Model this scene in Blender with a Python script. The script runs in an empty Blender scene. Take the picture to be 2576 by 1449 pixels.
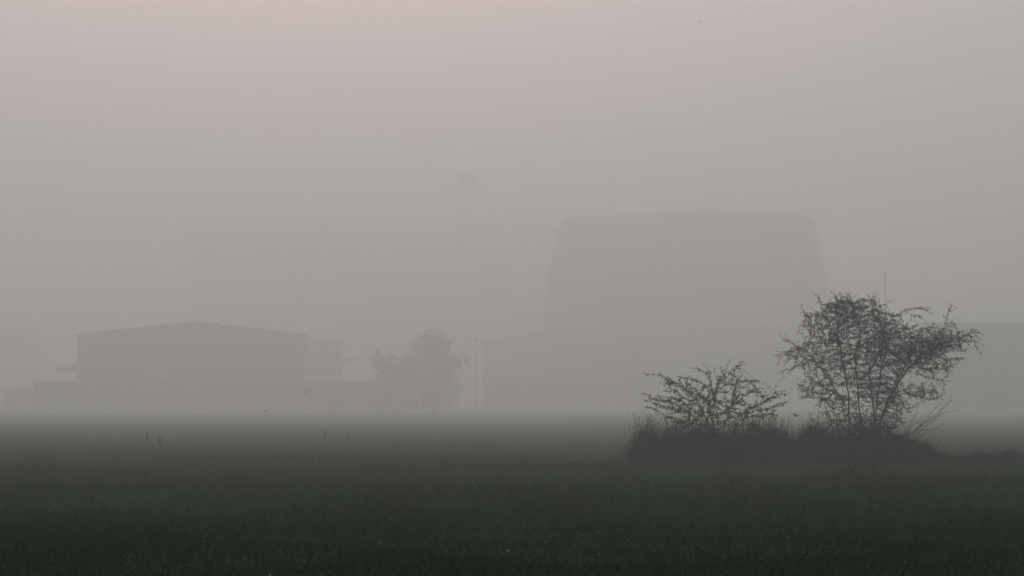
import bpy, bmesh, math, random
import numpy as np
from mathutils import Vector, kdtree
R = math.radians
scene = bpy.context.scene
col = scene.collection

# ------------------------------------------------------------------ camera frame
F, CX, HY, EYE = 4500.0, 1288.0, 1012.0, 1.7      # focal length / centre / horizon of a 2576 px wide frame


def at(px, py, d):
    return Vector(((px - CX) / F * d, d, EYE + (HY - py) / F * d))


# ------------------------------------------------------------------ helpers
def tag(o, label=None, cat=None, group=None, kind=None):
    if label: o['label'] = label
    if cat: o['category'] = cat
    if group: o['group'] = group
    if kind: o['kind'] = kind
    return o


def link(name, me, mat=None, parent=None):
    o = bpy.data.objects.new(name, me)
    col.objects.link(o)
    if mat is not None and me is not None:
        me.materials.append(mat)
    if parent is not None:
        o.parent = parent
        o.matrix_parent_inverse.identity()
        o.location = (0, 0, 0)
    return o


def empty(name, loc, label, cat, group=None):
    o = bpy.data.objects.new(name, None)
    o.empty_display_size = 0.2
    col.objects.link(o)
    o.location = loc
    return tag(o, label, cat, group)


class MB:
    """collects shapes, builds ONE mesh object"""
    def __init__(s): s.v, s.f = [], []

    def box(s, x0, x1, y0, y1, z0, z1):
        n = len(s.v)
        s.v += [(x0, y0, z0), (x1, y0, z0), (x1, y1, z0), (x0, y1, z0), (x0, y0, z1), (x1, y0, z1), (x1, y1, z1), (x0, y1, z1)]
        s.f += [tuple(n + i for i in q) for q in ((0, 3, 2, 1), (4, 5, 6, 7), (0, 1, 5, 4), (1, 2, 6, 5), (2, 3, 7, 6), (3, 0, 4, 7))]
        return s

    def prism(s, xz, y0, y1):
        n, k = len(s.v), len(xz)
        s.v += [(x, y0, z) for x, z in xz] + [(x, y1, z) for x, z in xz]
        s.f.append(tuple(n + i for i in range(k)))
        s.f.append(tuple(n + k + i for i in reversed(range(k))))
        for i in range(k):
            j = (i + 1) % k
            s.f.append((n + j, n + i, n + k + i, n + k + j))
        return s

    def tube(s, a, b, r0, r1, sides=5, cap=False):
        a, b = Vector(a), Vector(b)
        d = (b - a)
        if d.length < 1e-6: return s
        d.normalize()
        u = d.cross(Vector((0.31, 0.9, 0.2)) if abs(d.y) < .9 else Vector((1, 0, 0))).normalized()
        w = d.cross(u)
        n = len(s.v)
        for c, r in ((a, r0), (b, r1)):
            for i in range(sides):
                t = 2 * math.pi * i / sides
                s.v.append(tuple(c + (u * math.cos(t) + w * math.sin(t)) * r))
        for i in range(sides):
            j = (i + 1) % sides
            s.f.append((n + i, n + j, n + sides + j, n + sides + i))
        if cap:
            s.f.append(tuple(n + i for i in reversed(range(sides))))
            s.f.append(tuple(n + sides + i for i in range(sides)))
        return s

    def leaf(s, c, d, nrm, ln, wd):
        """a diamond leaf, slightly folded"""
        d = d.normalized()
        sd = d.cross(nrm)
        if sd.length < 1e-4: sd = d.cross(Vector((0, 0, 1)) + nrm * .1)
        sd = sd.normalized() * wd * .5
        n = len(s.v)
        m = c + d * ln * .45
        s.v += [tuple(c), tuple(m + sd), tuple(c + d * ln), tuple(m - sd)]
        s.f.append((n, n + 1, n + 2, n + 3))
        return s

    def build(s, name, mat, parent=None):
        me = bpy.data.meshes.new(name)
        me.from_pydata(s.v, [], s.f)
        me.update()
        return link(name, me, mat, parent)


def rel(p, o): return (p[0] - o[0], p[1] - o[1], p[2] - o[2])


# ------------------------------------------------------------------ materials
def material(name, c1, c2, scale=3.0, rough=.85, spec=0.0, island=0.0, detail=6, bump=0.0, metallic=0, stretch=None):
    m = bpy.data.materials.new(name)
    m.use_nodes = True
    nt = m.node_tree
    b = nt.nodes['Principled BSDF']
    b.inputs['Roughness'].default_value = rough
    b.inputs['Metallic'].default_value = metallic
    b.inputs['Specular IOR Level'].default_value = spec
    tc = nt.nodes.new('ShaderNodeTexCoord')
    nz = nt.nodes.new('ShaderNodeTexNoise')
    nz.inputs['Scale'].default_value = scale
    nz.inputs['Detail'].default_value = detail
    src = tc.outputs['Object']
    if stretch:
        mp = nt.nodes.new('ShaderNodeMapping')
        mp.inputs['Scale'].default_value = stretch
        nt.links.new(src, mp.inputs['Vector']); src = mp.outputs['Vector']
    nt.links.new(src, nz.inputs['Vector'])
    rp = nt.nodes.new('ShaderNodeValToRGB')
    rp.color_ramp.elements[0].position = .3
    rp.color_ramp.elements[1].position = .7
    rp.color_ramp.elements[0].color = (*c1, 1)
    rp.color_ramp.elements[1].color = (*c2, 1)
    fac = nz.outputs['Fac']
    if island:
        g = nt.nodes.new('ShaderNodeNewGeometry')
        mx = nt.nodes.new('ShaderNodeMix')
        mx.inputs[0].default_value = island
        nt.links.new(fac, mx.inputs[2]); nt.links.new(g.outputs['Random Per Island'], mx.inputs[3])
        fac = mx.outputs[0]
        rp.color_ramp.elements[0].position = .1
        rp.color_ramp.elements[1].position = .9
    nt.links.new(fac, rp.inputs[0])
    nt.links.new(rp.outputs[0], b.inputs['Base Color'])
    if bump:
        bp = nt.nodes.new('ShaderNodeBump')
        bp.inputs['Strength'].default_value = bump
        bp.inputs['Distance'].default_value = .1
        nt.links.new(nz.outputs['Fac'], bp.inputs['Height'])
        nt.links.new(bp.outputs[0], b.inputs['Normal'])
    return m


M_BARK = material('bark', (.028, .026, .026), (.055, .05, .048), 9, .9, bump=.5)
M_LEAF = material('small_leaves', (.010, .021, .025), (.026, .044, .048), 2.5, .75, island=.6)
M_BRUSH = material('undergrowth_leaves', (.003, .014, .038), (.009, .028, .072), 2.5, .9, island=.6)
M_DRY = material('dry_grass', (.03, .03, .028), (.075, .07, .06), 2, .9, island=.7)
M_FARLEAF = material('distant_leaves', (.022, .032, .022), (.05, .07, .045), .3, .8, island=.6)
M_GRASS = material('field_grass', (.006, .034, .007), (.015, .068, .018), .25, .85, island=.85)
M_FLOWER = material('pale_flowers', (.22, .25, .23), (.46, .52, .50), 5, .8, island=.7)
M_CLAD = material('grey_cladding', (.15, .155, .15), (.20, .205, .20), .25, .6, stretch=(4, 4, .2))
M_CONC = material('weathered_concrete', (.13, .13, .125), (.21, .205, .195), .12, .9, bump=.2)
M_ROOF = material('sheet_roof', (.10, .105, .105), (.15, .15, .15), .2, .6, stretch=(3, .2, 3))
M_DARK = material('dark_metal', (.05, .05, .052), (.08, .08, .08), 1, .6)
M_GLASS = material('dusty_glass', (.04, .045, .05), (.07, .075, .08), .5, .3, .4)
M_BIRD = material('dark_feathers', (.012, .012, .013), (.03, .03, .032), 30, .7)
M_PALE = material('pale_rubble', (.42, .41, .39), (.6, .59, .57), .8, .95, bump=.6)
M_SOIL = material('bare_soil', (.016, .018, .024), (.030, .032, .040), 1.5, .9, bump=.5)


def ground_material():
    m = material('field', (.006, .030, .008), (.013, .060, .017), .22, .95, bump=.6, detail=10)
    nt = m.node_tree
    b = nt.nodes['Principled BSDF']
    rp = next(n for n in nt.nodes if n.type == 'VALTORGB')
    tc = next(n for n in nt.nodes if n.type == 'TEX_COORD')
    mp = nt.nodes.new('ShaderNodeMapping'); mp.inputs['Scale'].default_value = (.035, .012, .03)
    nz = nt.nodes.new('ShaderNodeTexNoise'); nz.inputs['Scale'].default_value = 1.0; nz.inputs['Detail'].default_value = 4
    nt.links.new(tc.outputs['Object'], mp.inputs[0]); nt.links.new(mp.outputs[0], nz.inputs['Vector'])
    r2 = nt.nodes.new('ShaderNodeValToRGB')
    r2.color_ramp.elements[0].position = .5; r2.color_ramp.elements[1].position = .68
    nt.links.new(nz.outputs['Fac'], r2.inputs[0])
    mx = nt.nodes.new('ShaderNodeMix'); mx.data_type = 'RGBA'
    nt.links.new(r2.outputs[0], mx.inputs['Factor'])
    nt.links.new(rp.outputs[0], mx.inputs['A'])
    mx.inputs['B'].default_value = (.014, .036, .020, 1)
    nt.links.new(mx.outputs['Result'], b.inputs['Base Color'])
    return m


# ------------------------------------------------------------------ ground
def ground_z(x, y):
    # gentle fall of the field, invented to shape the fog fade: about a metre under the lens nearby, 2.6 m far out
    base = np.interp(y, [0, 11, 17, 23.2, 35, 49, 75, 113, 150, 183, 229, 320], [.80, .645, .48, .33, .165, .0, -.24, -.46, -.60, -.71, -.82, -.88])
    fade = np.where(y > 40, np.exp(-((y - 40) / 70) ** 2), 1.0)
    return fade * (.022 * np.sin(x * .31 + y * .17) + .018 * np.sin(x * .13 - y * .41 + 1) + .012 * np.sin(x * .9 + 2) * np.sin(y * .7)) + base - .03


def build_ground():
    rng = np.random.default_rng(4)
    xs = np.concatenate([np.linspace(-1500, -80, 24), np.linspace(-70, 70, 120), np.linspace(80, 1500, 24)])
    ys = np.concatenate([np.linspace(-300, 4, 8), np.linspace(6, 160, 190), np.linspace(165, 400, 40), np.linspace(420, 1500, 24)])
    v, f = [], []
    for y in ys:
        for x in xs:
            v.append((x, y, float(ground_z(x, y))))
    n = len(xs)
    for j in range(len(ys) - 1):
        for i in range(n - 1):
            a = j * n + i
            f.append((a, a + 1, a + n + 1, a + n))
    me = bpy.data.meshes.new('field')
    me.from_pydata(v, [], f)
    for p in me.polygons: p.use_smooth = True
    return tag(link('field', me, ground_material()), 'flat dark green grass field fading into the fog', 'field', kind='structure')


build_ground()


def blades(name, n, mat, label, cat, seed, dens=1.0):
    rng = np.random.default_rng(seed)
    d0, d1 = 8.5, 120.0
    u = rng.random(n)
    d = d0 * (d1 / d0) ** (u ** 1.15)
    x = (rng.random(n) - .5) * 2 * (d * .42 + 6)
    # tussocks
    cl = np.sin(x * 1.7 + np.sin(d * .9) * 2) * np.sin(d * 1.1 + np.sin(x * .7) * 2) + .6 * np.sin(x * .43 + 1) * np.sin(d * .31)
    h = (.045 + .04 * rng.random(n)) * (.7 + .3 * np.clip(d / 30, 0, 1)) * (1 + .55 * np.clip(cl, -1, 1.5))
    tall = rng.random(n) < .012
    h *= np.clip((118 - d) / 70, .0, 1.0) * .93 + .07
    h[tall] *= rng.uniform(1.6, 2.6, tall.sum())
    w = .0022 + .00022 * d * (0.6 + .8 * rng.random(n))
    a = rng.random(n) * 2 * np.pi
    lean = h * rng.uniform(.1, .9, n)
    la = rng.random(n) * 2 * np.pi
    vs = np.zeros((n, 4, 3), np.float32)
    gz = ground_z(x, d)
    cw, sw = np.cos(a) * w, np.sin(a) * w
    lx, ly = np.cos(la) * lean, np.sin(la) * lean
    vs[:, 0] = np.stack([x - cw, d - sw, gz - .02], 1)
    vs[:, 1] = np.stack([x + cw, d + sw, gz - .02], 1)
    vs[:, 2] = np.stack([x + cw * .7 + lx * .4, d + sw * .7 + ly * .4, gz + h * .6], 1)
    vs[:, 3] = np.stack([x + lx, d + ly, gz + h], 1)
    me = bpy.data.meshes.new(name)
    me.vertices.add(n * 4); me.vertices.foreach_set('co', vs.ravel())
    me.loops.add(n * 4); me.loops.foreach_set('vertex_index', np.arange(n * 4, dtype=np.int32))
    me.polygons.add(n); me.polygons.foreach_set('loop_start', np.arange(0, n * 4, 4, dtype=np.int32))
    me.update(calc_edges=True); me.validate()
    return tag(link(name, me, mat), label, cat, kind='stuff')


blades('grass', 460000, M_GRASS, 'short dark green grass covering the near field', 'grass', 7)

# tiny pale flower heads / seed heads scattered through the near grass
fl = MB(); rnd = random.Random(12)
for i in range(2600):
    d = 9.5 * (48 / 9.5) ** rnd.random()
    x = (rnd.random() - .5) * 2 * (d * .31 + .5)
    if math.sin(x * .8 + 1.3) * math.sin(d * .5 + .4) + rnd.random() * 1.1 < .35: continue
    z = float(ground_z(x, d)) + rnd.uniform(.05, .11)
    r = rnd.uniform(.0015, .004) if rnd.random() < .93 else rnd.uniform(.004, .0075)
    c = Vector((x, d, z))
    for k in range(3):
        t = rnd.random() * 6.28
        fl.leaf(c, Vector((math.cos(t), math.sin(t), rnd.uniform(.2, 1))), Vector((rnd.gauss(0, 1), rnd.gauss(0, 1), 1)).normalized(), r * 2, r * 1.6)
tag(fl.build('wildflowers', M_FLOWER), 'tiny pale flower heads speckling the dark near grass', 'wildflowers', kind='stuff')


# ------------------------------------------------------------------ growing trees
def grow(polys, attr, step, reach, kill, iters, rnd):
    """polys: polylines (first point of later ones is joined to the nearest node). Space colonisation."""
    P, PA = [], []

    def add(p, pa):
        P.append(Vector(p)); PA.append(pa); return len(P) - 1
    for pl in polys:
        pl = [Vector(p) for p in pl]
        if not P or pl[0].z < .08:
            cur = add(pl[0], -1)
        else:
            cur = min(range(len(P)), key=lambda i: (P[i] - pl[0]).length + (3 if P[i].z > pl[0].z + .5 else 0))
            pl = [P[cur]] + pl
        for a, b in zip(pl, pl[1:]):
            n = max(1, int((b - a).length / step))
            for k in range(1, n + 1):
                q = a.lerp(b, k / n)
                if k < n: q = q + Vector((rnd.gauss(0, 1), rnd.gauss(0, 1), rnd.gauss(0, 1))) * step * .07
                cur = add(q, cur)
    attr = list(attr)
    for it in range(iters):
        kd = kdtree.KDTree(len(P))
        for i, p in enumerate(P): kd.insert(p, i)
        kd.balance()
        pull, keep = {}, []
        for a in attr:
            co, i, dist = kd.find(a)
            if dist < kill: continue
            keep.append(a)
            if dist < reach:
                pull.setdefault(i, Vector()); pull[i] += (a - co).normalized()
        attr = keep
        if not pull: break
        for i, v in pull.items():
            pd = (P[i] - P[PA[i]]).normalized() if PA[i] >= 0 else Vector((0, 0, 1))
            dr = v.normalized() * .9 + pd * .45 + Vector((rnd.gauss(0, .22), rnd.gauss(0, .22), rnd.gauss(0, .22)))
            add(P[i] + dr.normalized() * step, i)
    return P, PA


def radii(P, PA, tip, n=2.3, rmax=.09):
    s = [0.0] * len(P); kids = [0] * len(P)
    for i in PA:
        if i >= 0: kids[i] += 1
    order = []
    ch = [[] for _ in P]
    for i, p in enumerate(PA):
        if p >= 0: ch[p].append(i)
    st = [i for i, p in enumerate(PA) if p < 0]
    while st:
        i = st.pop(); order.append(i); st += ch[i]
    for i in reversed(order):
        if not ch[i]: s[i] = tip ** n
        if PA[i] >= 0: s[PA[i]] += s[i]
    return [min(rmax, x ** (1 / n)) for x in s], ch


def rv(rnd): return Vector((rnd.gauss(0, 1), rnd.gauss(0, 1), rnd.gauss(0, 1))).normalized()


def leafy(mb, p, d, rnd, n, size, spread):
    for _ in range(n):
        o = rv(rnd) * spread * .7 * rnd.random() + d * rnd.uniform(-.06, .06)
        dd = d * .9 + rv(rnd) * .9 + Vector((0, 0, -.15))
        mb.leaf(p + o, dd, rv(rnd), size * rnd.uniform(.6, 1.4), size * rnd.uniform(.3, .6))


def spray(tw, lf, p, d, length, rnd, size, droop=.5, gap=.05, r=.003, dens=1.0):
    """a thin arching twig strung with little clumps of leaves"""
    n = max(2, int(length / gap))
    for k in range(n):
        d = (d + rv(rnd) * .16 + Vector((0, 0, -droop * .09))).normalized()
        q = p + d * gap
        tw.tube(p, q, r, r * .9, 3)
        if rnd.random() < .8 * dens:
            leafy(lf, q, d, rnd, rnd.choice((1, 2, 2, 3)), size, .03)
        p = q


def poisson_in(regions, n, conv, depth, rnd):
    tot = sum(w * ru * rvv for (u, v, ru, rvv, w) in regions)
    out = []
    for (u, v, ru, rvv, w) in regions:
        for _ in range(int(n * w * ru * rvv / tot + .5)):
            r, t = math.sqrt(rnd.random()), rnd.random() * 6.2832
            uu, vv = u + ru * r * math.cos(t), v + rvv * r * math.sin(t)
            out.append(conv(uu, vv, depth(uu, vv, rnd)))
    return out


def make_tree(name, label, cat, base, polys, attr, seed, tip, step=.09, reach=.9, kill=.13, leaf=.05, leaf_r=.0085, nleaf=2, spr=(.12, .4), droop=.6, clear=None, group=None, rmax=.09, sides=0, side_len=(.25, .5)):
    rnd = random.Random(seed)
    P, PA = grow(polys, attr, step, reach, kill, 70, rnd)
    rad, ch = radii(P, PA, tip, rmax=rmax)
    root = empty(name, base, label, cat, group)
    P = [p - Vector(base) for p in P]
    tr, br, lf = {}, MB(), MB()
    stem = [0] * len(P)
    for i, p in enumerate(PA): stem[i] = i if p < 0 else stem[p]
    for i, p in enumerate(PA):
        if p < 0: continue
        r0, r1 = rad[p], rad[i]
        r0 = min(r0, r1 * 1.5)
        (tr.setdefault(stem[i], MB()) if r1 > .02 else br).tube(P[p], P[i], r0, r1, 6 if r1 > .02 else 4)
        d = (P[i] - P[p]).normalized()
        if r1 < leaf_r and rnd.random() < .9 and (clear is None or not clear(P[i] + Vector(base), rnd)):
            leafy(lf, P[i], d, rnd, rnd.randint(nleaf - 2, nleaf), leaf, .06)
            if not ch[i]:
                o = Vector((P[i].x, P[i].y, 0)); o = o.normalized() if o.length > .01 else Vector((1, 0, 0))
                spray(br, lf, P[i], (d + o * .4 + Vector((0, 0, .15))).normalized(), rnd.uniform(*spr), rnd, leaf, droop)
            elif rnd.random() < .10:
                spray(br, lf, P[i], (d + rv(rnd)).normalized(), rnd.uniform(*spr) * .6, rnd, leaf, droop)
    for pl in polys:                       # leafy side twigs that follow the run of each limb
        pts = [Vector(p) - Vector(base) for p in pl]
        if pts[-1].z < .3: continue
        seg = [(b - a).length for a, b in zip(pts, pts[1:])]
        tot = sum(seg); low = .52 if pl[0][2] < .3 else .2
        for _ in range(max(2, int(sides * tot))):
            t = tot * rnd.uniform(low, .86)
            for (a, b), L in zip(zip(pts, pts[1:]), seg):
                if t <= L: break
                t -= L
            q = a.lerp(b, min(1, t / L)) + rv(rnd) * .03
            d = ((b - a).normalized() + rv(rnd) * .3).normalized()
            spray(br, lf, q, d, rnd.uniform(*side_len), rnd, leaf * .95, droop * .6, .045, .0025)
    for k in sorted(tr): tr[k].build('stem', M_BARK, root)
    br.build('branches', M_BARK, root)
    lf.build('foliage', M_LEAF, root)
    return root, len(P), len(lf.f)


# --- the big multi-stemmed tree (drawn in the pixels of a close crop: 296 px to the metre)
DT = 1.7 * F / (1168 - HY)          # 49 m


def c7(u, v, dy=0.0):
    p = at((2800 + u / 2.162) * .6708, (1080 + v / 2.162) * .6708, DT)
    return Vector((p.x, p.y + dy, p.z))


def pl7(pts, y0=0.0, y1=None):
    y1 = y0 if y1 is None else y1
    n = len(pts) - 1
    return [c7(u, v, y0 + (y1 - y0) * i / max(1, n)) for i, (u, v) in enumerate(pts)]


GB = 1432
stems7 = [
    pl7([(1075, GB), (1085, 1080), (1150, 900), (1280, 680), (1420, 530), (1600, 440), (1790, 370)], 0, -.3),
    pl7([(845, GB), (828, 1060), (825, 850), (790, 640), (750, 400), (740, 150)], -.1, .2),
    pl7([(935, GB), (935, 1050), (915, 780), (900, 560), (950, 350), (880, 110)], .2, .5),
    pl7([(1000, GB), (1010, 1000), (965, 700), (1090, 420), (1000, 120)], -.3, -.6),
    pl7([(1100, GB), (1110, 1050), (1180, 880), (1350, 560), (1420, 400), (1450, 320)], .25, .6),
    pl7([(1040, GB), (1060, 1000), (1100, 700), (1150, 480), (1112, 180)], .1, .3),
    pl7([(828, 1000), (700, 780), (600, 640), (470, 480), (400, 500)], 0, .4),
    pl7([(826, 900), (700, 850), (560, 770), (455, 712)], 0, -.4),
    pl7([(1130, 1000), (1230, 850), (1330, 805), (1440, 830), (1545, 850)], 0, .3),
    pl7([(1150, 900), (1260, 855), (1360, 865), (1450, 905), (1550, 880)], 0, -.4),
    pl7([(1120, 1060), (1250, 1000), (1350, 965), (1440, 930)], 0, .3),
    pl7([(1095, 420), (1110, 320), (1200, 235), (1280, 190), (1370, 160), (1440, 160), (1490, 185)], 0, .3),
    pl7([(1300, 185), (1350, 210), (1420, 232)], .2),
    pl7([(1480, 480), (1560, 375), (1640, 300), (1682, 262)], 0, .2),
    pl7([(1610, 325), (1640, 230), (1656, 178)], .2),
    pl7([(1450, 325), (1520, 308), (1580, 322)], .4),
    pl7([(1760, 380), (1800, 352), (1852, 368)], -.3),
    pl7([(1780, 375), (1820, 425), (1837, 475)], -.3),
    pl7([(1560, 470), (1650, 480), (1745, 512)], -.1),
    pl7([(1450, 530), (1600, 575), (1740, 575)], -.1),
    pl7([(1330, 640), (1500, 655), (1620, 655), (1685, 640)], .2),
    pl7([(1320, 680), (1480, 725), (1600, 745), (1655, 700)], 0, .3),
    pl7([(600, 640), (520, 530), (420, 490), (340, 520), (280, 530), (268, 585)], .1),
    pl7([(480, 530), (390, 555), (325, 590)], .2),
    pl7([(560, 620), (430, 610), (380, 645), (300, 672), (298, 712)], 0),
    pl7([(470, 500), (390, 450), (350, 430), (292, 415)], .2),
    pl7([(600, 860), (520, 850), (450, 830), (408, 775)], -.2),
    pl7([(650, 900), (530, 885), (415, 872)], 0),
    pl7([(750, 400), (650, 240), (560, 210), (500, 208)], .2),
    pl7([(600, 330), (520, 300), (478, 180)], .3),
    pl7([(660, 240), (630, 170), (598, 75)], .2),
    pl7([(742, 200), (728, 80)], .1), pl7([(760, 200), (772, 85)], .2),
    pl7([(895, 170), (866, 75)], .4), pl7([(990, 200), (985, 92)], -.5), pl7([(1005, 180), (1018, 100)], -.4),
]
reg7 = [(760, 190, 120, 95, 4.2), (900, 210, 190, 110, 1.5), (620, 320, 170, 140, .9), (620, 560, 200, 150, .8), (900, 420, 240, 170, 1.2),
        (1130, 480, 170, 160, 2.0), (1350, 530, 150, 105, 4.4), (1480, 490, 130, 85, 4.6), (1610, 440, 120, 70, 4.2), (1720, 410, 80, 50, 1.6),
        (1500, 640, 150, 60, 1.0), (1380, 840, 170, 55, .7), (1250, 350, 120, 60, .9), (1120, 260, 90, 60, 1.0), (950, 640, 300, 180, .75),
        (980, 780, 120, 100, 1.3), (1090, 850, 110, 140, 1.3), (600, 800, 150, 80, .75), (720, 950, 130, 90, .9), (1160, 970, 110, 100, 1.7), (900, 930, 90, 110, .5),
        (950, 1090, 330, 70, 1.5), (400, 530, 80, 50, .7), (1040, 250, 60, 100, .7), (1450, 390, 60, 60, 2.0)]


def depth7(u, v, rnd):
    w = 1.5 * math.sqrt(max(.05, 1 - ((u - 1000) / 850) ** 2)) * (.6 if v > 950 else 1)
    return rnd.uniform(-w, w) * .85


rnd = random.Random(5)
attr7 = poisson_in(reg7, 6600, c7, depth7, rnd)
b7 = c7(1000, GB); b7.z = 0
r7 = make_tree('multi_stem_tree', 'tall multi-stemmed tree with open feathery crown and a long limb leaning right', 'tree',
               b7, stems7, attr7, 3, .0017, step=.08, kill=.095, leaf=.044, nleaf=8, spr=(.08, .3), sides=8, side_len=(.2, .42))

# --- the small spreading tree left of it (442 px to the metre)


def c8(u, v, dy=0.0):
    p = at((2300 + u / 3.22) * .6708, (1330 + v / 3.22) * .6708, DT - .6)
    return Vector((p.x, p.y + dy, p.z))


def pl8(pts, y0=0.0, y1=None):
    y1 = y0 if y1 is None else y1
    n = len(pts) - 1
    return [c8(u, v, y0 + (y1 - y0) * i / max(1, n)) for i, (u, v) in enumerate(pts)]


G8 = 1330
stems8 = [
    pl8([(1250, G8), (1200, 950), (1050, 600), (850, 380), (700, 310), (560, 245), (470, 235)], 0, .3),
    pl8([(1250, G8), (1215, 900), (1150, 620), (1000, 440), (900, 360)], .2, -.2),
    pl8([(1180, 700), (1160, 420), (1080, 350), (960, 290), (860, 275)], .1, .3),
    pl8([(1260, G8), (1260, 900), (1210, 500), (1250, 350), (1330, 230), (1350, 165)], -.2, -.2),
    pl8([(1185, 480), (1170, 330), (1150, 260), (1100, 222), (1035, 190)], -.2),
    pl8([(1330, 235), (1420, 200), (1500, 145)], -.2),
    pl8([(1265, G8), (1350, 850), (1450, 600), (1500, 350), (1640, 300), (1740, 400)], .2, .4),
    pl8([(1240, G8), (1100, 850), (900, 700), (650, 640), (500, 590), (410, 565)], 0, -.3),
    pl8([(950, 720), (700, 560), (520, 540), (410, 482)], 0, .4),
    pl8([(1060, 850), (750, 780), (600, 720), (500, 662)], 0, .2),
    pl8([(1050, 620), (900, 540), (760, 445), (660, 435)], .2), pl8([(900, 620), (800, 550), (700, 512)], -.3),
    pl8([(1270, G8), (1400, 850), (1600, 680), (1800, 580), (1900, 535), (2010, 495)], 0, .2),
    pl8([(1770, 600), (1830, 505), (1940, 465)], .1), pl8([(1620, 690), (1750, 670), (1880, 650), (2030, 595)], 0),
    pl8([(1560, 760), (1700, 750), (1850, 725), (1945, 690)], .1),
    pl8([(1440, 560), (1480, 420), (1530, 395), (1620, 390)], .3), pl8([(1400, 700), (1500, 500), (1620, 460)], 0),
    pl8([(1640, 300), (1700, 320), (1760, 430)], .4), pl8([(1560, 520), (1680, 440), (1780, 500)], .2),
]
reg8 = [(1080, 500, 170, 110, 1.5), (850, 370, 170, 60, 1.2), (800, 600, 150, 70, 1.5), (1150, 640, 240, 130, 1.6), (1650, 690, 180, 90, 2.2),
        (1300, 720, 380, 100, 1.8), (950, 720, 280, 70, 1.6), (1350, 270, 90, 100, .8), (1400, 330, 100, 60, .8), (1350, 520, 150, 100, 1.0),
        (1640, 400, 120, 90, .4), (1500, 600, 120, 80, .6), (1200, 850, 450, 70, 1.8), (650, 620, 120, 40, .9)]


def depth8(u, v, rnd):
    w = 1.0 * math.sqrt(max(.05, 1 - ((u - 1200) / 850) ** 2))
    return rnd.uniform(-w, w)


attr8 = poisson_in(reg8, 330, c8, depth8, rnd)
b8 = c8(1250, G8); b8.z = 0
r8 = make_tree('spreading_tree', 'low spreading small tree with arching leafy twigs, left of the tall tree', 'tree',
               b8, stems8, attr8, 8, .0022, step=.07, reach=.45, kill=.11, leaf=.062, nleaf=6, spr=(.12, .3), droop=.35, sides=7, side_len=(.22, .45), rmax=.05)
# one long bare whip arching over its right side
wh = MB(); pp = [Vector(p) - b8 for p in pl8([(1490, 380), (1520, 200), (1560, 165), (1640, 225), (1720, 300), (1790, 360), (1838, 450)], .3)]
for a, b in zip(pp, pp[1:]): wh.tube(a, b, .0045, .0035, 4)
wh.build('whip_branch', M_BARK, r8[0])


# ------------------------------------------------------------------ undergrowth round the trees
def bush(px, top, wpx, d, label, seed, n=3600, group='bushes under the trees', mat=None, fuzz=190):
    rnd = random.Random(seed)
    b = at(px, HY, d); b.z = 0
    hgt = EYE + (HY - top) / F * d
    rx = wpx / F * d * .5
    root = empty('bush', b, label, 'bush', group)
    lf = st = MB()
    ph = [rnd.uniform(0, 6.28) for _ in range(4)]
    for i in range(n):
        t, r = rnd.random() * 6.283, math.sqrt(rnd.random())
        x, y = r * math.cos(t), r * math.sin(t)
        prof = (1 - r * r * .55) * (1 + .16 * math.sin(x * 5 + ph[0]) + .10 * math.sin(y * 6 + ph[1]) + .08 * math.sin(x * 11 + ph[2]))
        z = hgt * prof * .9 * (rnd.random() ** .62)
        p = Vector((x * rx, y * min(rx, 1.2), max(.02, z)))
        lf.leaf(p, rv(rnd) + Vector((0, 0, .5)), rv(rnd), rnd.uniform(.05, .12), rnd.uniform(.03, .06))
    for i in range(fuzz):
        t, r = rnd.random() * 6.283, math.sqrt(rnd.random()) * .95
        x, y = r * math.cos(t), r * math.sin(t)
        prof = (1 - r * r * .5) * (1 + .16 * math.sin(x * 5 + ph[0]))
        p = Vector((x * rx, y * min(rx, 1.2), 0))
        dirn = Vector((x * .35 + rnd.gauss(0, .14), y * .3 + rnd.gauss(0, .14), 1)).normalized()
        L = hgt * prof * rnd.uniform(.8, 1.3)
        q = p + dirn * L * .6
        e = q + (dirn + rv(rnd) * .2).normalized() * L * .42
        st.tube(p, q, .006, .0045, 3).tube(q, e, .0045, .002, 3)
        for k in range(5):
            lf.leaf(q.lerp(e, rnd.random()), rv(rnd) + dirn, rv(rnd), rnd.uniform(.03, .06), rnd.uniform(.012, .025))
    lf.build('foliage', mat or M_BRUSH, root)
    return root


BU = [
    (1640, 1094, 110, -.3, 'low dark bush at the left end of the thicket, behind the reedy grass'),
    (1715, 1078, 150, .3, 'dark bush below the left tips of the small spreading tree'),
    (1800, 1068, 170, -.5, 'broad dark bush round the foot of the small spreading tree'),
    (1885, 1070, 150, .2, 'dark bush under the right arm of the small spreading tree'),
    (1960, 1090, 120, -.3, 'lower bush in the dip between the small and the tall tree'),
    (2050, 1074, 130, .4, 'dark bush right of the dip, left of the tall tree stems'),
    (2130, 1066, 160, -.4, 'wide dark bush in front of the tall tree stems'),
    (2215, 1070, 150, .3, 'dark bush below the leaning limb of the tall tree'),
    (2280, 1106, 120, -.2, 'small dark bush at the right end of the thicket, beside the bare shrub'),
]
for i, (px, top, w, dy, lab) in enumerate(BU):
    bush(px, top - 9, w * 1.08, DT + dy, lab, 40 + i)
# low scrub trailing off to the right edge of the frame
for i, (px, top, w, lab) in enumerate([(2325, 1130, 90, 'knee-high dark scrub patch at the foot of the bare shrub'), (2375, 1142, 100, 'ankle-high dark scrub patch just right of the bare shrub'), (2450, 1140, 130, 'low dark scrub patch between the thicket and the right edge of the photo'),
                                       (2545, 1136, 130, 'low dark scrub patch at the far right edge of the photo')]):
    bush(px, top, w, DT + .5, lab, 70 + i, n=900, group='low scrub right of the thicket', fuzz=60)


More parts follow.
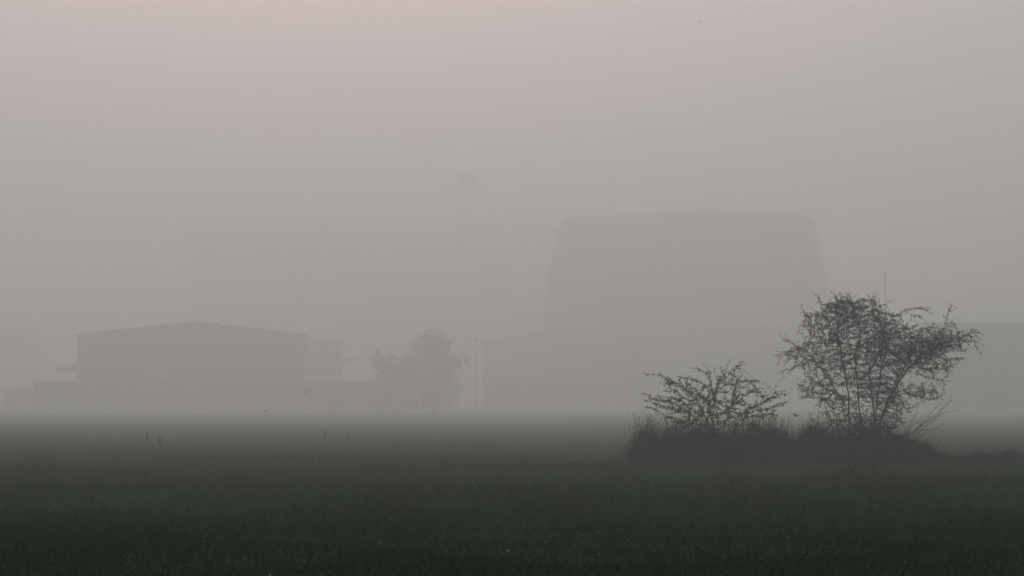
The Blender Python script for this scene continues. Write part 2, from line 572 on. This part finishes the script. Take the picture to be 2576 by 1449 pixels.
def reeds(px, top, wpx, d, n, label, seed, lean=0.05):
    rnd = random.Random(seed)
    b = at(px, HY, d); b.z = 0
    hgt = EYE + (HY - top) / F * d
    rx = wpx / F * d * .5
    mb = MB()
    for i in range(n):
        x, y = rnd.gauss(0, .5) * rx, rnd.gauss(0, .35)
        h = hgt * rnd.uniform(.55, 1.0) * math.exp(-(x / rx) ** 2 * .25)
        p = Vector((x, y, 0)); d0 = Vector((rnd.gauss(lean, .11), rnd.gauss(0, .11), 1)).normalized()
        w = rnd.uniform(.003, .006)
        for k in range(4):
            q = p + d0 * h / 4
            mb.tube(p, q, w * (1 - k * .2), w * (.8 - k * .2), 3)
            if k > 1 and rnd.random() < .6: mb.leaf(q, d0 + rv(rnd) * .5, rv(rnd), rnd.uniform(.08, .16), .012)
            p = q; d0 = (d0 + rv(rnd) * .12).normalized()
    o = mb.build('tall_grass', M_DRY)
    o.location = b
    return tag(o, label, 'tall grass', 'tall dry grass in the thicket')


reeds(1622, 1038, 60, DT - .4, 340, 'feathery tall dry grass at the far left end of the thicket', 1)
reeds(1668, 1052, 70, DT + .9, 240, 'tall dry grass clump just left of the small spreading tree', 2)
reeds(1925, 1040, 60, DT + .6, 240, 'tall dry grass clump under the right twigs of the small spreading tree', 3)
reeds(1968, 1036, 50, DT + .9, 90, 'thin tall dry grass in the dip between the two trees', 4)
reeds(2032, 1040, 60, DT + .8, 110, 'tall dry grass clump at the left foot of the tall tree', 5)
reeds(1760, 1058, 120, DT + 1.0, 120, 'tall dry grass rising behind the small spreading tree', 6)


# --- leafless shrub at the right end
def bare_shrub():
    rnd = random.Random(21)
    b = c7(1225, GB); b.z = 0
    mb, lf = MB(), MB()
    lines = [[(1225, GB), (1270, 1240), (1380, 1120), (1520, 1020), (1650, 905)], [(1240, GB), (1310, 1200), (1440, 1085), (1600, 1005)], [(1215, GB), (1260, 1190), (1400, 1150), (1545, 1140)],
             [(1250, GB), (1330, 1290), (1420, 1215), (1470, 1190)], [(1235, GB), (1290, 1180), (1340, 1080), (1390, 1010)], [(1245, GB), (1380, 1180), (1500, 1090), (1620, 950)], [(1255, GB), (1400, 1300), (1480, 1250)],
             [(1240, GB), (1340, 1200), (1460, 1060), (1560, 960)], [(1225, GB), (1240, 1250), (1330, 1130), (1420, 1080)]]
    for ln in lines:
        y = rnd.uniform(-.5, .5)
        pts = [Vector(p) - b for p in pl7(ln, 0, y)]
        fine = []
        for a, c in zip(pts, pts[1:]):
            for k in range(4): fine.append(a.lerp(c, k / 4) + rv(rnd) * .012)
        fine.append(pts[-1])
        n = len(fine)
        for k, (a, c) in enumerate(zip(fine, fine[1:])):
            r = .006 * (1 - k / n) + .0025
            mb.tube(a, c, r, r * .92, 4)
            if k > 3 and rnd.random() < .85:
                d = ((c - a).normalized() + rv(rnd) * .55).normalized()
                p = c
                for q in range(rnd.randint(3, 6)):
                    e = p + d * .06; mb.tube(p, e, .003, .0025, 3); d = (d + rv(rnd) * .2).normalized(); p = e
                if rnd.random() < .4: leafy(lf, p, d, rnd, 2, .04, .02)
    root = empty('bare_shrub', b, 'leafless shrub with long bare twigs slanting up at the right end of the thicket', 'shrub')
    mb.build('branches', M_BARK, root)
    lf.build('foliage', M_BRUSH, root)


bare_shrub()


# --- small upright weeds standing out in the field
def weed(px, py, hpx, label, seed, wide=.25):
    rnd = random.Random(seed)
    d = 20.0
    for _ in range(400):
        p = at(px, py, d)
        if p.z <= float(ground_z(p.x, d)): break
        d *= 1.01
    b = at(px, py, d); b.z = float(ground_z(b.x, d)) - .02
    h = hpx / F * d
    mb = MB()
    for i in range(6):
        p = Vector((rnd.gauss(0, .03), rnd.gauss(0, .03), 0)); dr = Vector((rnd.gauss(0, wide), rnd.gauss(0, wide), 1)).normalized()
        hh = h * rnd.uniform(.6, 1.05)
        for k in range(4):
            q = p + dr * hh / 4
            mb.tube(p, q, .008, .006, 3)
            for _ in range(4): mb.leaf(q, rv(rnd) + dr, rv(rnd), rnd.uniform(.04, .09) * (h / .4 + .3), .035)
            p = q; dr = (dr + rv(rnd) * .15).normalized()
    o = mb.build('weed', M_LEAF); o.location = b
    return tag(o, label, 'weed', 'dark weeds standing in the field')


weed(371, 1113, 24, 'thin upright dark weed, leftmost in the misty field', 1, .1)
weed(402, 1120, 24, 'thin dark weed just right of the leftmost weed in the misty field', 2, .12)
weed(820, 1112, 26, 'thin upright dark weed beside the muddy patch in mid field', 3, .08)
weed(872, 1112, 20, 'bushy low dark weed on the muddy patch in mid field', 4, .5)
weed(607, 1166, 18, 'small spreading weed alone in the left half of the field', 5, .9)
weed(1056, 1172, 14, 'small rounded weed near the middle of the field', 6, .6)
weed(2140, 1202, 30, 'thin pale-stalked weed in the near grass below the tall tree', 7, .1)


# bare muddy patch in mid field, a thin sheet lying on the ground
def mud_patch():
    mb = MB(); rnd = random.Random(3)
    n, rings = 48, 8
    c = at(960, HY, 88)
    ks = [1 + .18 * math.sin(3 * t + 1) + .12 * math.sin(5 * t) + rnd.uniform(-.06, .06) for t in (2 * math.pi * i / n for i in range(n))]
    mb.v = [(c.x, c.y, float(ground_z(c.x, c.y)) + .02)]
    for r in range(1, rings + 1):
        for i in range(n):
            t = 2 * math.pi * i / n
            x, y = c.x + 3.6 * ks[i] * r / rings * math.cos(t), c.y + 7 * ks[i] * r / rings * math.sin(t)
            mb.v.append((x, y, float(ground_z(x, y)) + .02))
    mb.f = [(0, 1 + i, 1 + (i + 1) % n) for i in range(n)]
    for r in range(rings - 1):
        for i in range(n):
            a, b = 1 + r * n + i, 1 + r * n + (i + 1) % n
            mb.f.append((a, a + n, b + n, b))
    tag(mb.build('mud_patch', M_SOIL), 'bare bluish muddy patch in the middle of the misty field', 'mud patch', kind='structure')


mud_patch()


# ------------------------------------------------------------------ far tree with the round crown
def far_tree(name, label, lobes, trunk_px, d, seed, n=9000, group=None):
    rnd = random.Random(seed)
    b = at(trunk_px, HY, d); b.z = 0
    root = empty(name, b, label, 'tree', group)
    k = d / F
    lf, tr = MB(), MB()
    cs = []
    for (u, v, ru, rvv, w) in lobes:
        c = at(u, v, d) - b
        cs.append((c, ru * k, rvv * k, w))
    tot = sum(w for *_, w in cs)
    for c, rx, rz, w in cs:
        m = int(n * w / tot / 22)
        for _ in range(m):
            o = rv(rnd) * (rnd.random() ** .45) * rnd.uniform(.85, 1.13)
            cc = c + Vector((o.x * rx, o.y * rx, o.z * rz))
            for _ in range(22):
                lf.leaf(cc + Vector((rnd.gauss(0, 1), rnd.gauss(0, 1), rnd.gauss(0, .7))) * rx * .085, rv(rnd), rv(rnd), rnd.uniform(.3, .65), rnd.uniform(.2, .4))
    h0 = cs[0][0].z * .55
    tr.tube((0, 0, -1.3), (0, 0, h0), .75, .5, 8)
    for c, rx, rz, w in cs:
        for _ in range(4):
            e = c + Vector((rnd.uniform(-.6, .6) * rx, rnd.uniform(-.6, .6) * rx, rnd.uniform(-.3, .5) * rz))
            mid = Vector((e.x * .4, e.y * .4, h0 + (e.z - h0) * .55))
            tr.tube((0, 0, h0), mid, .4, .25, 6).tube(mid, e, .25, .08, 5)
    tr.build('trunk', M_BARK, root)
    lf.build('crown', M_FARLEAF, root)
    return root


far_tree('round_tree', 'faint round-crowned tree in the fog beside the utility poles',
         [(1088, 910, 70, 66, 4), (1088, 862, 52, 36, 1.8), (1125, 930, 38, 52, 1.5), (1050, 940, 60, 48, 2), (1095, 972, 60, 40, 2.5), (1100, 1006, 54, 22, 1.8), (1060, 1012, 50, 14, .8), (1028, 925, 30, 34, 1), (1040, 965, 40, 26, 1)], 1095, 445, 31, n=18000)
far_tree('low_tree', 'faint lower tree in the fog, left of the round-crowned tree',
         [(990, 925, 46, 40, 2), (955, 912, 22, 28, 1), (1010, 950, 48, 36, 1.8), (968, 958, 34, 36, 1.5), (1005, 985, 44, 24, 1.2), (985, 1006, 44, 20, 1.1)], 990, 450, 33, n=8000)


# ------------------------------------------------------------------ buildings in the fog
class Bld:
    """a building at distance d, drawn in frame pixels"""
    def __init__(s, name, label, px, d, cat='building', group=None):
        s.d, s.k = d, d / F
        s.o = at(px, HY, d); s.o.z = 0
        s.root = empty(name, s.o, label, cat, group)

    def x(s, px): return (px - CX) * s.k - s.o.x
    def z(s, py): return EYE + (HY - py) * s.k

    def prism(s, name, mat, pts, y0, y1, ground=False):
        mb = MB().prism([(s.x(u), (-1.3 if v is None else s.z(v))) for u, v in pts], y0, y1)
        return mb.build(name, mat, s.root)

    def box(s, name, mat, u0, u1, v0, v1, y0, y1, parent=None):
        z0 = -1.3 if v1 is None else s.z(v1)
        return MB().box(s.x(u0), s.x(u1), y0, y1, z0, s.z(v0)).build(name, mat, parent or s.root)

    def roofline(s, mat, pts, t, y0, y1):
        up = [(s.x(u), s.z(v)) for u, v in pts]
        lo = [(x, z - t) for x, z in up]
        return MB().prism(lo + up[::-1], y0, y1).build('roof', mat, s.root)


# long gabled warehouse on the left
w = Bld('gabled_warehouse', 'long gabled warehouse in the fog on the left, with shallow pitched roof and side canopy', 470, 480)
w.prism('wall', M_CLAD, [(195, None), (751, None), (751, 843), (485, 815), (195, 845)], 0, 20)
rf = w.roofline(M_ROOF, [(187, 840), (485, 809), (759, 838)], .5, -.8, 20.8)
for u in (216, 231, 716, 729):
    p0, p1 = Vector((w.x(u), 2, w.z(842))), Vector((w.x(u), 2, w.z(806)))
    MB().tube(p0, p1, .09, .06, 6, True).build('lightning_rod', M_DARK, w.root)
MB().box(w.x(527), w.x(539), 8, 9.5, w.z(818), w.z(809)).build('roof_vent', M_DARK, w.root)
cp = w.box('canopy', M_ROOF, 131, 194.6, 923, 933, 4, 14)
MB().box(w.x(165), w.x(194.5), 5, 13, w.z(922.8), w.z(917)).build('ridge_cap', M_ROOF, cp)
for u0, u1 in ((270, 330), (440, 500), (610, 670)):
    w.box('shutter_door', M_DARK, u0, u1, 945, None, -.12, .3)
for u in range(215, 735, 52):
    fr = w.box('window', M_GLASS, u, u + 30, 868, 880, -.08, .3)
    w.box('frame', M_DARK, u - 2, u + 32, 880, 882, -.14, -.081, fr)
g = MB()
for u in range(195, 752, 28): g.box(w.x(u) - .08, w.x(u) + .08, -.05, 0.05, -1.2, w.z(848))
g.build('wall_ribs', M_CLAD, w.root)

a = Bld('side_building', 'lower flat-roofed block attached to the right end of the gabled warehouse', 805, 570)
a.prism('wall', M_CONC, [(757, None), (850, None), (850, 861), (757, 857)], 0, 16)
a.roofline(M_ROOF, [(754, 853), (853, 858)], .45, -.5, 16.5)
a.box('canopy', M_ROOF, 850.3, 886, 901, 907, 2, 14)
for u in (775, 805, 830):
    a.box('window', M_GLASS, u - 8, u + 8, 885, 905, -.1, .3)

l = Bld('long_low_shed', 'long low flat-roofed shed in the fog, in front of the gabled warehouse', 540, 455)
l.box('wall', M_CONC, 84, 968, 965, None, 0, 25)
l.box('roof', M_ROOF, 82, 970, 960, 964.6, -.6, 25.5)
for u in range(120, 950, 64):
    l.box('door' if (u // 64) % 3 == 0 else 'window', M_GLASS, u, u + 26, 978, (None if (u // 64) % 3 == 0 else 998), -.12, .3)
s_ = Bld('small_flat_hut', 'small flat-roofed hut in the fog at the far left, lower than the long shed', 45, 520)
s_.box('wall', M_CONC, 8, 73, 982, None, 0, 9)
s_.box('roof', M_ROOF, 5, 76, 977, 981.6, -.5, 9.5)
s_.box('door', M_DARK, 34, 44, 995, None, -.1, .3)
s_.box('window', M_GLASS, 52, 62, 994, 1004, -.1, .3)
fb = Bld('square_block', 'very faint square block cut off by the left edge of the photo', 20, 820)
fb.box('wall', M_CONC, -40, 72, 834, None, 0, 30)
fb.box('roof', M_ROOF, -43, 75, 830, 833.6, -.5, 30.5)
for v in (860, 900, 1000):
    for u in (5, 30, 52): fb.box('window', M_GLASS, u, u + 10, v, v + 14, -.1, .3)

# hall with curved roof, centre right
h = Bld('curved_roof_hall', 'wide hall with a shallow curved roof in the fog, below the huge sloping tower block', 1700, 585)
curve = [(1387, 831), (1450, 824), (1530, 817), (1607, 811), (1685, 805.5), (1771, 806), (1840, 809.5), (1900, 814), (1999, 821)]
h.prism('wall', M_CLAD, [(1391, None), (1995, None)] + [(u if 1391 <= u <= 1995 else (1391 if u < 1391 else 1995), v + 6) for u, v in curve[::-1]], 0, 90)
h.roofline(M_ROOF, curve, .6, -.9, 91)
for u in range(1425, 1980, 70):
    h.box('window', M_GLASS, u, u + 40, 862, 874, -.1, .3)
for u0, u1 in ((1500, 1560), (1720, 1790), (1880, 1935)):
    h.box('shutter_door', M_DARK, u0, u1, 950, None, -.12, .3)
q = Bld('side_hall', 'paler lean-to hall with a sloping roof, right of the utility poles', 1300, 640)
q.prism('wall', M_CLAD, [(1218, None), (1420, None), (1420, 834), (1275, 853), (1218, 867)], 0, 60)
q.roofline(M_ROOF, [(1213, 863), (1275, 849), (1424, 829)], .5, -.8, 61)
for u in (1240, 1290, 1340): q.box('window', M_GLASS, u, u + 26, 890, 904, -.1, .3)
k_ = Bld('low_workshop', 'low workshop in the fog below the lean-to hall, right of the round-crowned tree', 1420, 560)
k_.box('wall', M_CONC, 1215, 1640, 947, None, 0, 22)
k_.box('roof', M_ROOF, 1212, 1643, 942, 946.6, -.6, 22.5)
for u in (1250, 1330, 1410, 1490, 1570): k_.box('window', M_GLASS, u, u + 28, 965, 985, -.1, .3)

# huge block with battered walls
t = Bld('sloping_tower_block', 'huge faint tower block with inward sloping sides, behind the curved roof hall', 1730, 670)
t.prism('wall', M_CONC, [(1352, None), (2128, None), (2100, 830), (2086, 740), (2062, 620), (2053, 580), (2046, 557), (2040, 547), (2030, 542), (1960, 540.5), (1822, 538), (1755, 537), (1600, 540.5), (1440, 545), (1420, 549), (1410, 562), (1385, 660), (1366, 830)], 0, 34)
t.box('rooftop_housing', M_CONC, 1757, 1819, 524, 537.5, 8, 30)
fin = MB()
for i in range(9):
    f0 = i / 8
    ub, ut = 1375 + f0 * 700, 1432 + f0 * 590
    fin.prism([(t.x(ub - 1.5), t.z(830)), (t.x(ub + 1.5), t.z(830)), (t.x(ut + 1.5), t.z(560)), (t.x(ut - 1.5), t.z(560))], -.5, .2)
fin.build('wall_ribs', M_CONC, t.root)

e = Bld('background_block', 'barely visible enormous flat block behind the fog, between the warehouse and the tower block', 900, 1000)
e.box('wall', M_CONC, 476, 1425, 577, None, 0, 60)
e.box('parapet', M_CONC, 473, 1428, 572, 576.7, -.6, 60.5)
e.box('stair_tower', M_CONC, 788, 818, 548, 571.8, 6, 26)
MB().tube((e.x(712), 10, e.z(572)), (e.x(712), 10, e.z(558)), 1.0, 1.0, 10, True).build('roof_stack', M_CONC, e.root)

# right edge hall
r_ = Bld('flat_roof_hall', 'wide flat-roofed hall in the fog behind the tall tree, running off the right edge', 2480, 425)
r_.box('wall', M_CLAD, 2330, 2760, 817, None, 0, 60)
r_.box('roof', M_ROOF, 2326, 2764, 811, 816.6, -.7, 60.5)
for u in range(2420, 2740, 60): r_.box('window', M_GLASS, u, u + 32, 845, 858, -.1, .3)
r_.box('shutter_door', M_DARK, 2465, 2530, 935, None, -.12, .3)


# poles and masts
def utility_pole(px, top, d, label, arm=True, box=None, r=.11):
    o = at(px, HY, d); o.z = 0
    k = d / F
    hgt = EYE + (HY - top) * k
    root = empty('utility_pole', o, label, 'utility pole', 'utility poles by the round tree')
    MB().tube((0, 0, -1.3), (0, 0, hgt), r, r * .7, 8, True).build('pole', M_DARK, root)
    c = MB().box(-1.0, 1.0, -.12, .0, hgt - 1.1, hgt - .9).build('cross_arm', M_DARK, root)
    for x in (-.9, 0, .9):
        MB().tube((x, -.06, hgt - .9), (x, -.06, hgt - .6), .06, .05, 6, True).build('insulator', M_CONC, c)
    if box:
        z = EYE + (HY - box) * k
        MB().box(-1.4, -.2, -.5, .5, z - .8, z + .8).build('transformer', M_DARK, root)


utility_pole(1198, 845, 460, 'tallest thin utility pole right of the round-crowned tree')
utility_pole(1181, 862, 480, 'fainter utility pole carrying a box, close to the round-crowned tree', box=908, r=.09)

o = at(2228, HY, 500); o.z = 0
root = empty('mast', o, 'slim tall mast rising in the fog behind the top of the tall tree', 'mast')
hm = EYE + (HY - 684) * 500 / F
MB().tube((0, 0, -1.3), (0, 0, hm * .6), .5, .42, 10).tube((0, 0, hm * .6), (0, 0, hm), .42, .36, 10, True).build('pole', M_CONC, root)
MB().tube((0, 0, hm - .4), (0, 0, hm + .05), .5, .5, 10, True).build('cap', M_DARK, root)

# tower crane
o = at(1163, HY, 760); o.z = 0
root = empty('tower_crane', o, 'barely visible tower crane rising above the enormous flat block', 'crane')
k = 760 / F


def lattice(a, b, wd, n, name):
    mb = MB(); a, b = Vector(a), Vector(b); ax = (b - a).normalized()
    u = Vector((0, 1, 0)); v = ax.cross(u).normalized()
    cs = [u * sx * wd + v * sy * wd for sx, sy in ((-1, -1), (1, -1), (1, 1), (-1, 1))]
    for c in cs: mb.tube(a + c, b + c, .12, .12, 4)
    for i in range(n):
        p, q = a.lerp(b, i / n), a.lerp(b, (i + 1) / n)
        for j in range(4):
            mb.tube(p + cs[j], q + cs[(j + 1) % 4], .07, .07, 3)
            mb.tube(q + cs[j], q + cs[(j + 1) % 4], .07, .07, 3)
    return mb.build(name, M_DARK, root)


zt = EYE + (HY - 446) * k
lattice((0, 0, -1.2), (0, 0, zt), 1.0, 40, 'mast')
lattice((-17, 0, zt + 3.8), (0, 0, zt + 1.2), .8, 14, 'jib')
lattice((0, 0, zt + 1.2), (5.5, 0, zt - .2), .8, 5, 'counter_jib')
MB().box(4, 5.8, -1.2, 1.2, zt - 4, zt - .9).build('counterweight', M_CONC, root)
MB().box(-1.2, 1.6, -2.8, -1.1, zt - 2.4, zt + .4).build('cab', M_DARK, root)


# pale rubble heap by the far tree
def heap():
    rnd = random.Random(9)
    d = 385
    o = at(1030, HY, d); o.z = -.9
    k = d / F
    bm = bmesh.new(); bmesh.ops.create_icosphere(bm, subdivisions=4, radius=1)
    for v in bm.verts:
        x, y, z = v.co
        n = 1 + .18 * math.sin(5 * x + 1) + .15 * math.sin(7 * y + 4 * x) + .1 * math.sin(11 * z + 9 * x)
        v.co = (x * 36 * k * n, y * 3 * n, max(-.3, z * (EYE + .9 + (HY - 990) * k) * n))
    me = bpy.data.meshes.new('rubble_heap'); bm.to_mesh(me); bm.free()
    ob = link('rubble_heap', me, M_PALE); ob.location = o
    tag(ob, 'pale low heap in the fog at the foot of the round-crowned tree', 'heap')


heap()


# ------------------------------------------------------------------ birds
def make_bird(span):
    s = span
    bm = bmesh.new(); bmesh.ops.create_uvsphere(bm, u_segments=10, v_segments=8, radius=1)
    for v in bm.verts:
        x, y, z = v.co
        tp = 1 - .45 * max(0, -x) ** 2
        v.co = (x * .26 * s, y * .075 * s * tp, z * .075 * s * tp)
        if x > .55: v.co.z += .02 * s
        if x > .97: v.co.x += .05 * s
    body = bpy.data.meshes.new('body'); bm.to_mesh(body); bm.free(); body.materials.append(M_BIRD)
    wings = []
    for sg in (-1, 1):
        mb = MB()
        pts = [(.10, .05, .03), (.13, .25, .13), (.02, .5, .10), (-.06, .3, .11), (-.10, .05, .03)]
        n = len(pts)
        mb.v = [(x * s, sg * y * s, z * s) for x, y, z in pts] + [(x * s, sg * y * s, (z + .012) * s) for x, y, z in pts]
        mb.f = [tuple(range(n)), tuple(range(2 * n - 1, n - 1, -1))] + [(i, (i + 1) % n, n + (i + 1) % n, n + i) for i in range(n)]
        me = bpy.data.meshes.new('wing'); me.from_pydata(mb.v, [], mb.f); me.materials.append(M_BIRD); wings.append(me)
    mb = MB().prism([(-.2 * s, -.01 * s), (-.44 * s, -.03 * s), (-.44 * s, -.018 * s), (-.2 * s, .012 * s)], -.045 * s, .045 * s)
    tail = bpy.data.meshes.new('tail'); tail.from_pydata(mb.v, [], mb.f); tail.materials.append(M_BIRD)
    return body, wings, tail


near_b, far_b = make_bird(.24), make_bird(.7)


def bird(px, py, d, yaw, roll, label, kind):
    p = at(px, py, d)
    root = empty('bird', p, label, 'bird', 'birds in flight')
    root.rotation_euler = (roll, R(8), yaw)
    body, wings, tail = kind
    for nm, me in (('body', body), ('wing', wings[0]), ('wing', wings[1]), ('tail', tail)):
        ob = bpy.data.objects.new(nm, me); col.objects.link(ob); ob.parent = root


bird(2001, 1046, DT - 1.5, R(155), R(30), 'dark small bird flying through the dip between the two trees', near_b)
bird(1975, 1013, DT + 1, R(20), R(-25), 'tiny dark bird just above the dip, right of the spreading tree twigs', make_bird(.13))
bird(669, 1035, 110, R(200), R(20), 'dark bird low over the field below the long low shed', make_bird(.30))
bird(219, 950, 260, R(30), R(25), 'faint bird in front of the left corner of the gabled warehouse', far_b)
bird(588, 829, 270, R(150), R(-20), 'faint bird just below the roof ridge of the gabled warehouse', far_b)
bird(768, 991, 230, R(10), R(15), 'faint bird in front of the right half of the long low shed', far_b)
bird(1594, 908, 280, R(200), R(25), 'faint bird in front of the curved roof hall, left of the thicket', far_b)
bird(1761, 55, 250, R(60), R(-15), 'faint lone bird high in the sky near the top of the photo', far_b)
bird(2432, 908, 200, R(170), R(30), 'faint bird right of the tall tree in front of the flat-roofed hall', make_bird(.5))

# ------------------------------------------------------------------ haze
HB = dict(x=1502, y0=-302, y1=1502, z0=-2.2, z1=150.0)
mb = MB().box(-HB['x'], HB['x'], HB['y0'], HB['y1'], HB['z0'], HB['z1'])
hz = bpy.data.materials.new('haze'); hz.use_nodes = True
nt = hz.node_tree; nt.nodes.clear()
out = nt.nodes.new('ShaderNodeOutputMaterial')
pv = nt.nodes.new('ShaderNodeVolumePrincipled')
pv.inputs['Color'].default_value = (.785, .985, .978, 1)
pv.inputs['Density'].default_value = .0044
pv.inputs['Anisotropy'].default_value = .40
nt.links.new(pv.outputs[0], out.inputs['Volume'])
tag(mb.build('haze', hz), 'even grey fog filling the air over the whole field', 'haze', kind='stuff')

# ------------------------------------------------------------------ light
SKY_COOL, SKY_WARM = (.80, .98, 1.0, 1), (1.75, .82, .80, 1)
SUN_EL, SUN_AZ = R(38), R(-8)       # azimuth from +Y towards +X
w_ = bpy.data.worlds.new('World'); scene.world = w_
w_.use_nodes = True
nt = w_.node_tree
bg = nt.nodes['Background']
sky = nt.nodes.new('ShaderNodeTexSky')
sky.sky_type = 'NISHITA'; sky.sun_disc = False
sky.sun_elevation = SUN_EL; sky.sun_rotation = SUN_AZ
sky.air_density = 1.0; sky.dust_density = 6.0; sky.ozone_density = 1.0
hs = nt.nodes.new('ShaderNodeHueSaturation'); hs.inputs['Saturation'].default_value = .5
tint = nt.nodes.new('ShaderNodeMix'); tint.data_type = 'RGBA'; tint.blend_type = 'MULTIPLY'
tint.inputs['Factor'].default_value = 1
# warm glow round the veiled sun, cooler grey sky away from it
wc = nt.nodes.new('ShaderNodeTexCoord')
dp = nt.nodes.new('ShaderNodeVectorMath'); dp.operation = 'DOT_PRODUCT'
dp.inputs[1].default_value = (math.sin(SUN_AZ) * math.cos(SUN_EL), math.cos(SUN_AZ) * math.cos(SUN_EL), math.sin(SUN_EL))
nt.links.new(wc.outputs['Generated'], dp.inputs[0])
gl = nt.nodes.new('ShaderNodeValToRGB')
gl.color_ramp.elements[0].position = .80; gl.color_ramp.elements[0].color = SKY_COOL
gl.color_ramp.elements[1].position = .99; gl.color_ramp.elements[1].color = SKY_WARM
nt.links.new(dp.outputs['Value'], gl.inputs[0])
nt.links.new(gl.outputs[0], tint.inputs['B'])
nt.links.new(sky.outputs[0], hs.inputs['Color'])
nt.links.new(hs.outputs[0], tint.inputs['A'])
nt.links.new(tint.outputs['Result'], bg.inputs['Color'])
bg.inputs['Strength'].default_value = .0785

sl = bpy.data.lights.new('sun', 'SUN'); sl.energy = 1.28; sl.angle = R(14); sl.color = (1, .70, .705)
so = bpy.data.objects.new('sun', sl); col.objects.link(so)
dirv = Vector((math.sin(SUN_AZ) * math.cos(SUN_EL), math.cos(SUN_AZ) * math.cos(SUN_EL), math.sin(SUN_EL)))
so.rotation_euler = dirv.to_track_quat('Z', 'Y').to_euler()
so.location = (0, 0, 60)

# ------------------------------------------------------------------ camera
cam = bpy.data.cameras.new('camera'); co = bpy.data.objects.new('camera', cam); col.objects.link(co)
co.location = (0, 0, EYE); co.rotation_euler = (R(90), 0, 0)
cam.sensor_width = 36; cam.lens = 36 * F / 2576
cam.shift_y = (HY - 724.5) / 2576
cam.clip_start = .1; cam.clip_end = 6000
scene.camera = co

scene.view_settings.view_transform = 'Standard'
scene.view_settings.look = 'None'
scene.view_settings.exposure = 0.0
scene.view_settings.gamma = 1
cy = scene.cycles
cy.max_bounces = 6; cy.diffuse_bounces = 2; cy.glossy_bounces = 1; cy.transmission_bounces = 1
cy.volume_bounces = 4; cy.transparent_max_bounces = 8
cy.use_denoising = True
print('TREE', r7[1:], r8[1:])
